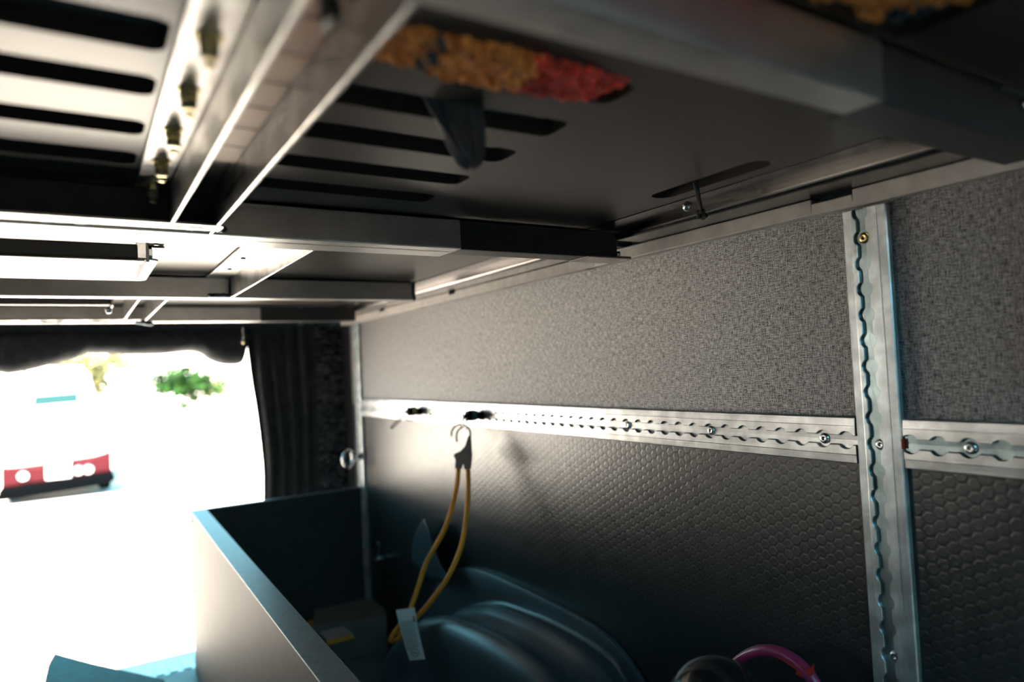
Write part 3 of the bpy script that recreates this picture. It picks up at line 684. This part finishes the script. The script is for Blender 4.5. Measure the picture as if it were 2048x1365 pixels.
MB().blob(U(487, 685, 'y', 1.72), .004, (1, 1, 1), 14, 10).build('bead', M_['brass'], pc, smooth=True)
# step outside the opening and the mat on it
st = MB().box(-1.2, .70, 1.893, 2.02, -.745, -.702)
for i in range(60): st.box(-1.2+.03*i, -1.2+.03*i+.018, 1.90, 1.975, -.702, -.6995)
tag(st.build('door_sill', M_['plate'], bevel=.001), 'ribbed metal sill plate at the bottom of the opening', 'sill')
mt = MB(); A = [U(x, y, 'z', -.68) for x, y in ((108, 1308), (180, 1328), (278, 1350), (330, 1362), (300, 1420), (60, 1420), (88, 1365), (96, 1330))]
mt.ring(None, False, [[Vector((p.x, p.y, -.698)) for p in A], [Vector((p.x, p.y, -.676)) for p in A]])
tag(mt.build('folded_mat', M_['teal_rubber'], bevel=.004), 'folded dark teal mat lying on the sill at the bottom left', 'mat')

# ================================================================== OUTSIDE
def shrub(px, py, dist, size, name, mat, label, n=260, hs=.8, seed=1):
    random.seed(seed); c = U(px, py, 'y', dist); e = empty(name, (c.x, c.y, -1.95), label, 'tree' if 'tree' in name else 'shrub', 'trees and shrubs outside the opening')
    q = MB()
    for i in range(int(n*2.2)):
        v = Vector((random.gauss(0, .45), random.gauss(0, .45), random.gauss(0, .42*hs)))
        p = c+v*size; s = size*random.uniform(.10, .22)
        a = Vector((random.uniform(-1, 1), random.uniform(-1, 1), random.uniform(-1, 1))).normalized(); b = a.orthogonal().normalized(); 
        q.quad([p-a*s, p-b*s*.5, p+a*s, p+b*s*.5])
    q.build('foliage', mat, e)
    q = MB(); q.tube([(c.x, c.y, -1.96), (c.x+.03*size, c.y, (c.z-1.95)/2), (c.x, c.y, c.z)], [.045*size, .04*size, .02*size], 8); q.build('trunk', M_['bark'], e, smooth=True)
shrub(365, 768, 24, .95, 'leafy_tree', M_['leaf'], 'small dense green tree seen small outside, right of centre in the opening', 300, .5, 3)
shrub(172, 748, 25, .9, 'leafy_tree', M_['leafy'], 'pale green tree behind the parked van, just below the rolled curtain', 240, .9, 4)
shrub(92, 728, 33, 1.0, 'leafy_tree', M_['leafy'], 'yellowish tree above the roof of the parked van', 160, .5, 5)
shrub(425, 780, 26, .7, 'garden_shrub', M_['leafy'], 'small pale shrub near the right edge of the opening', 110, .6, 6)
shrub(232, 722, 27, .7, 'leafy_tree', M_['leafy'], 'thin pale treetop between the van and the green tree', 90, .7, 7)
shrub(358, 812, 20, .35, 'garden_shrub', M_['leaf'], 'tiny green shrub under the dense green tree', 80, .5, 8)
# parked van; sun glare on its upper body put in as white
cc = U(118, 930, 'y', 15.2); cv = empty('parked_van', (cc.x, 15.2, -1.95), 'red parked van, its sunlit upper body coloured white, seen small and blurred in the bright opening', 'van')
def vb(name, pts_front, y0, y1, mat, par=cv, bev=.03, taper=1.0):
    q = MB(); A = [(cc.x+x*.93, y0+4, z*1.36) for x, z in pts_front]; B_ = [(cc.x+x*.93, y1+4, z*1.36) for x, z in pts_front]; q.ring(None, False, [A, B_]); return q.build(name, mat, par, bevel=bev)
vb('body', [(-.86, -.95), (-.84, -.62), (-.72, -.48), (-.56, .16), (-.42, .30), (.42, .30), (.56, .16), (.72, -.48), (.84, -.62), (.86, -.95), (.86, -1.22), (-.86, -1.22)], 11.3, 14.5, M_['carwhite_and_glare'], bev=.06)
vb('bonnet', [(-.86, -.99), (-.80, -.62), (.80, -.62), (.86, -.92)], 10.69, 11.3, M_['carwhite_and_glare'], bev=.08)
vb('windscreen', [(-.40, -.22), (-.38, -.08), (.34, -.06), (.36, -.20)], 11.27, 11.31, M_['carglass'], bev=.01)
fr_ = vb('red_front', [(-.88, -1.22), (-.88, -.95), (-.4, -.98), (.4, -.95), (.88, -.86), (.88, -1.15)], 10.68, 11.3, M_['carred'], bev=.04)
vb('bumper', [(-.96, -1.37), (-.92, -1.22), (.90, -1.15), (.94, -1.25), (.80, -1.31)], 10.60, 11.2, M_['carblack'], bev=.03)
vb('number_plate', [(-.20, -1.16), (-.20, -.93), (.20, -.93), (.20, -1.16)], 10.64, 10.67, M_['carwhite_and_glare'], bev=.01)
for x in (-.55, .32, .48):
    MB().lathe((cc.x+x*.93, 14.67, -1.08*1.36), (0, -1, 0), [(0, .075), (.02, .075), (.03, .05)], 14).build('lamp', M_['steel'], cv)
for x in (-.72, .72):
    for y in (11.5, 14.0):
        MB().lathe((cc.x+x-.1, y+4, -1.63), (1, 0, 0), [(0, .28), (.02, .32), (.18, .32), (.2, .28)], 24).build('wheel', M_['carblack'], cv)
